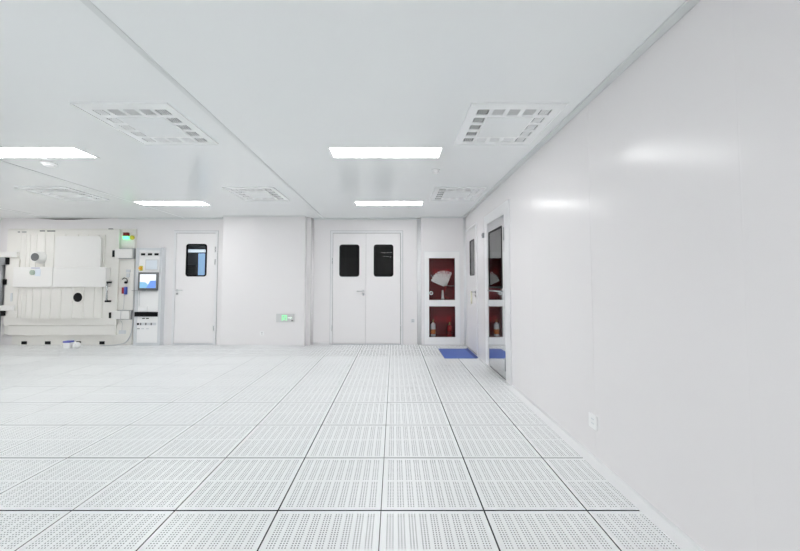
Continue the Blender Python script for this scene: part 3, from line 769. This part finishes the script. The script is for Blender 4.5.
# cable from the chamber foot up beside the control cabinet
b = MB()
P = [(-6.13, 7.26, 0.011), (-5.98, 7.265, 0.011), (-5.84, 7.29, 0.022), (-5.72, 7.315, 0.05), (-5.635, 7.325, 0.15), (-5.59, 7.335, 0.30), (-5.575, 7.34, 0.56), (-5.572, 7.34, 0.985), (-5.575, 7.34, 1.61)]
Q = []
for i in range(len(P)-1):
    p0, p1, p2_, p3 = V(P[max(i-1, 0)]), V(P[i]), V(P[i+1]), V(P[min(i+2, len(P)-1)])
    for k in range(6):
        t = k/6
        Q.append(0.5*((2*p1)+(p2_-p0)*t+(2*p0-5*p1+4*p2_-p3)*t*t+(3*p1-p0-3*p2_+p3)*t**3))
Q.append(V(P[-1]))
b.tube(Q, 0.011, 8)
tag(b.build('power_cable', M_['cable']), 'grey cable curving from the floor up between chamber and control cabinet', 'cable')

# ------------------------------------------------------------------ control cabinet
e = empty('control_cabinet', (-5.245, 7.36, 0))
YK = 7.30
b = MB(); b.plate(rect(-5.525, -4.965, 0.0, 2.075), [rect(-5.46, -5.02, 0.06, 2.02)], YB-YK, (0, YK, 0)); b.build('cabinet_frame', M_['grey'], e)
b = MB(); b.box(-5.465, -5.015, YK+0.008, YB, 0.055, 2.025, 0.003); b.build('front_panel', M_['plastic'], e)
def cpart(name, m, x0, x1, z0, z1, d=0.012, label=None, parent=None, bev=0.003, back=YK+0.009):
    b = MB(); b.box(x0, x1, back-d, back, z0, z1, bev); o = b.build(name, M_[m], parent or e)
    if label: o['label'] = label
    return o
for x in (-5.376, -5.228, -5.088): cpart('meter', 'black', x-0.042, x+0.042, 1.915, 1.96, 0.014, 'small black meter')
q = cpart('display_window', 'grey', -5.32, -5.045, 1.60, 1.828, 0.014, 'grey framed window')
cpart('display_glass', 'paper', -5.30, -5.065, 1.62, 1.808, 0.016, None, q, 0.001)
q = cpart('switch_base', 'yellow', -5.445, -5.375, 1.585, 1.69, 0.012, 'yellow emergency switch base')
b = MB(); b.cyl((-5.41, YK, 1.64), (-5.41, YK-0.04, 1.64), 0.03, bev=0.005); b.build('emergency_switch', M_['orange'], q)['label'] = 'orange emergency switch'
mo = cpart('monitor', 'lens', -5.45, -5.03, 1.17, 1.55, 0.03, 'dark framed monitor')
cpart('screen', 'screen', -5.41, -5.068, 1.215, 1.51, 0.032, 'bright monitor screen', mo, 0.0005)
b = MB(); y = YK-0.0245
b.plate([(-5.41, 1.215), (-5.068, 1.215), (-5.068, 1.375), (-5.19, 1.375), (-5.235, 1.29), (-5.29, 1.34), (-5.41, 1.345)], [], 0.001, (0, y, 0)); b.build('screen_graphic', M_['screencyan'], mo)
b = MB(); b.plate([(-5.27, 1.215), (-5.068, 1.215), (-5.068, 1.375), (-5.17, 1.375)], [], 0.001, (0, y-0.0008, 0)); b.build('screen_graphic', M_['screenblue'], mo)
b = MB(); b.box(-5.49, -5.30, YK-0.14, YK+0.009, 1.158, 1.170, 0.003); b.box(-5.35, -5.03, YK-0.03, YK+0.009, 1.148, 1.166, 0.003); b.build('keyboard_shelf', M_['midgrey'], e)['label'] = 'grey keyboard shelf'
cpart('hatch', 'plastic', -5.447, -5.242, 0.722, 0.824, 0.012)
cpart('vent_slot', 'black', -5.505, -5.02, 0.612, 0.71, 0.03, 'black vent slot')
for x in (-5.324, -5.241): cpart('toggle', 'black', x-0.025, x+0.025, 0.562, 0.58, 0.014, 'black toggle')
cpart('knob', 'black', -5.45, -5.415, 0.435, 0.475, 0.024, 'black knob')
q = cpart('switch_row', 'grey', -5.393, -5.055, 0.428, 0.482, 0.012)
for x in (-5.375, -5.265, -5.15): cpart('switch', 'lens', x-0.012, x+0.012, 0.432, 0.478, 0.02, 'dark switch', q, 0.002)
for x, m in ((-5.425, 'midgrey'), (-5.335, 'grey'), (-5.235, 'grey')): cpart('socket', m, x-0.025, x+0.025, 0.346, 0.366, 0.013, None)
b = MB(); b.tube([(-5.42, YK-0.004, 1.15), (-5.425, YK-0.006, 1.0), (-5.42, YK-0.006, 0.83)], 0.005); b.build('wire', M_['cable'], e)
tag(e, 'tall narrow grey control cabinet with a small lit monitor', 'control cabinet')

# ------------------------------------------------------------------ box and bag by the chamber foot
e = empty('wipe_box', (-6.61, 7.0, 0))
b = MB(); b.box(-6.68, -6.552, 6.955, 7.06, 0.001, 0.12, 0.005); b.build('carton', M_['plastic'], e)
b = MB(); b.box(-6.684, -6.548, 6.95, 7.065, 0.118, 0.15, 0.006); b.build('lid', M_['bluelid'], e)['label'] = 'blue lid'
tag(e, 'small white box with blue lid on the floor before the chamber', 'box')
bm = bmesh.new(); bmesh.ops.create_icosphere(bm, subdivisions=4, radius=1)
for v in bm.verts:
    c = v.co.copy()
    w = 1 + 0.10*math.sin(5*c.x+3*c.z)*math.cos(4*c.y+1.3) + 0.06*math.sin(11*c.z+7*c.x)
    v.co = V((c.x*0.072*w, c.y*0.06*w, max(c.z*0.066*w, -0.058)))
for f in bm.faces: f.smooth = True
b = MB(); b.add(bm, Matrix.Translation((-6.465, 7.02, 0.0585)))
tag(b.build('plastic_bag', M_['plastic']), 'small crumpled white bag next to the blue-lidded box', 'bag')

# ------------------------------------------------------------------ world, camera, colour
w = bpy.data.worlds.new('World'); scene.world = w; w.use_nodes = True
w.node_tree.nodes['Background'].inputs[0].default_value = (0, 0, 0, 1)
cam = bpy.data.cameras.new('Camera'); co = bpy.data.objects.new('Camera', cam); col.objects.link(co)
co.location = (0, 0, 1.3235); co.rotation_euler = (math.radians(92.5), 0, 0)
cam.sensor_width = 36; cam.sensor_fit = 'HORIZONTAL'; cam.lens = 342/800*36
cam.shift_x = 5.8/800; cam.shift_y = -7.43/800; cam.clip_start = 0.02; cam.clip_end = 60
scene.camera = co
vs = scene.view_settings
vs.view_transform = 'Standard'; vs.look = 'None'; vs.gamma = 1; vs.use_curve_mapping = False
vs.exposure = 0.0
c = scene.cycles
c.max_bounces = 16; c.diffuse_bounces = 12; c.glossy_bounces = 6; c.transparent_max_bounces = 16
c.caustics_reflective = False; c.caustics_refractive = False
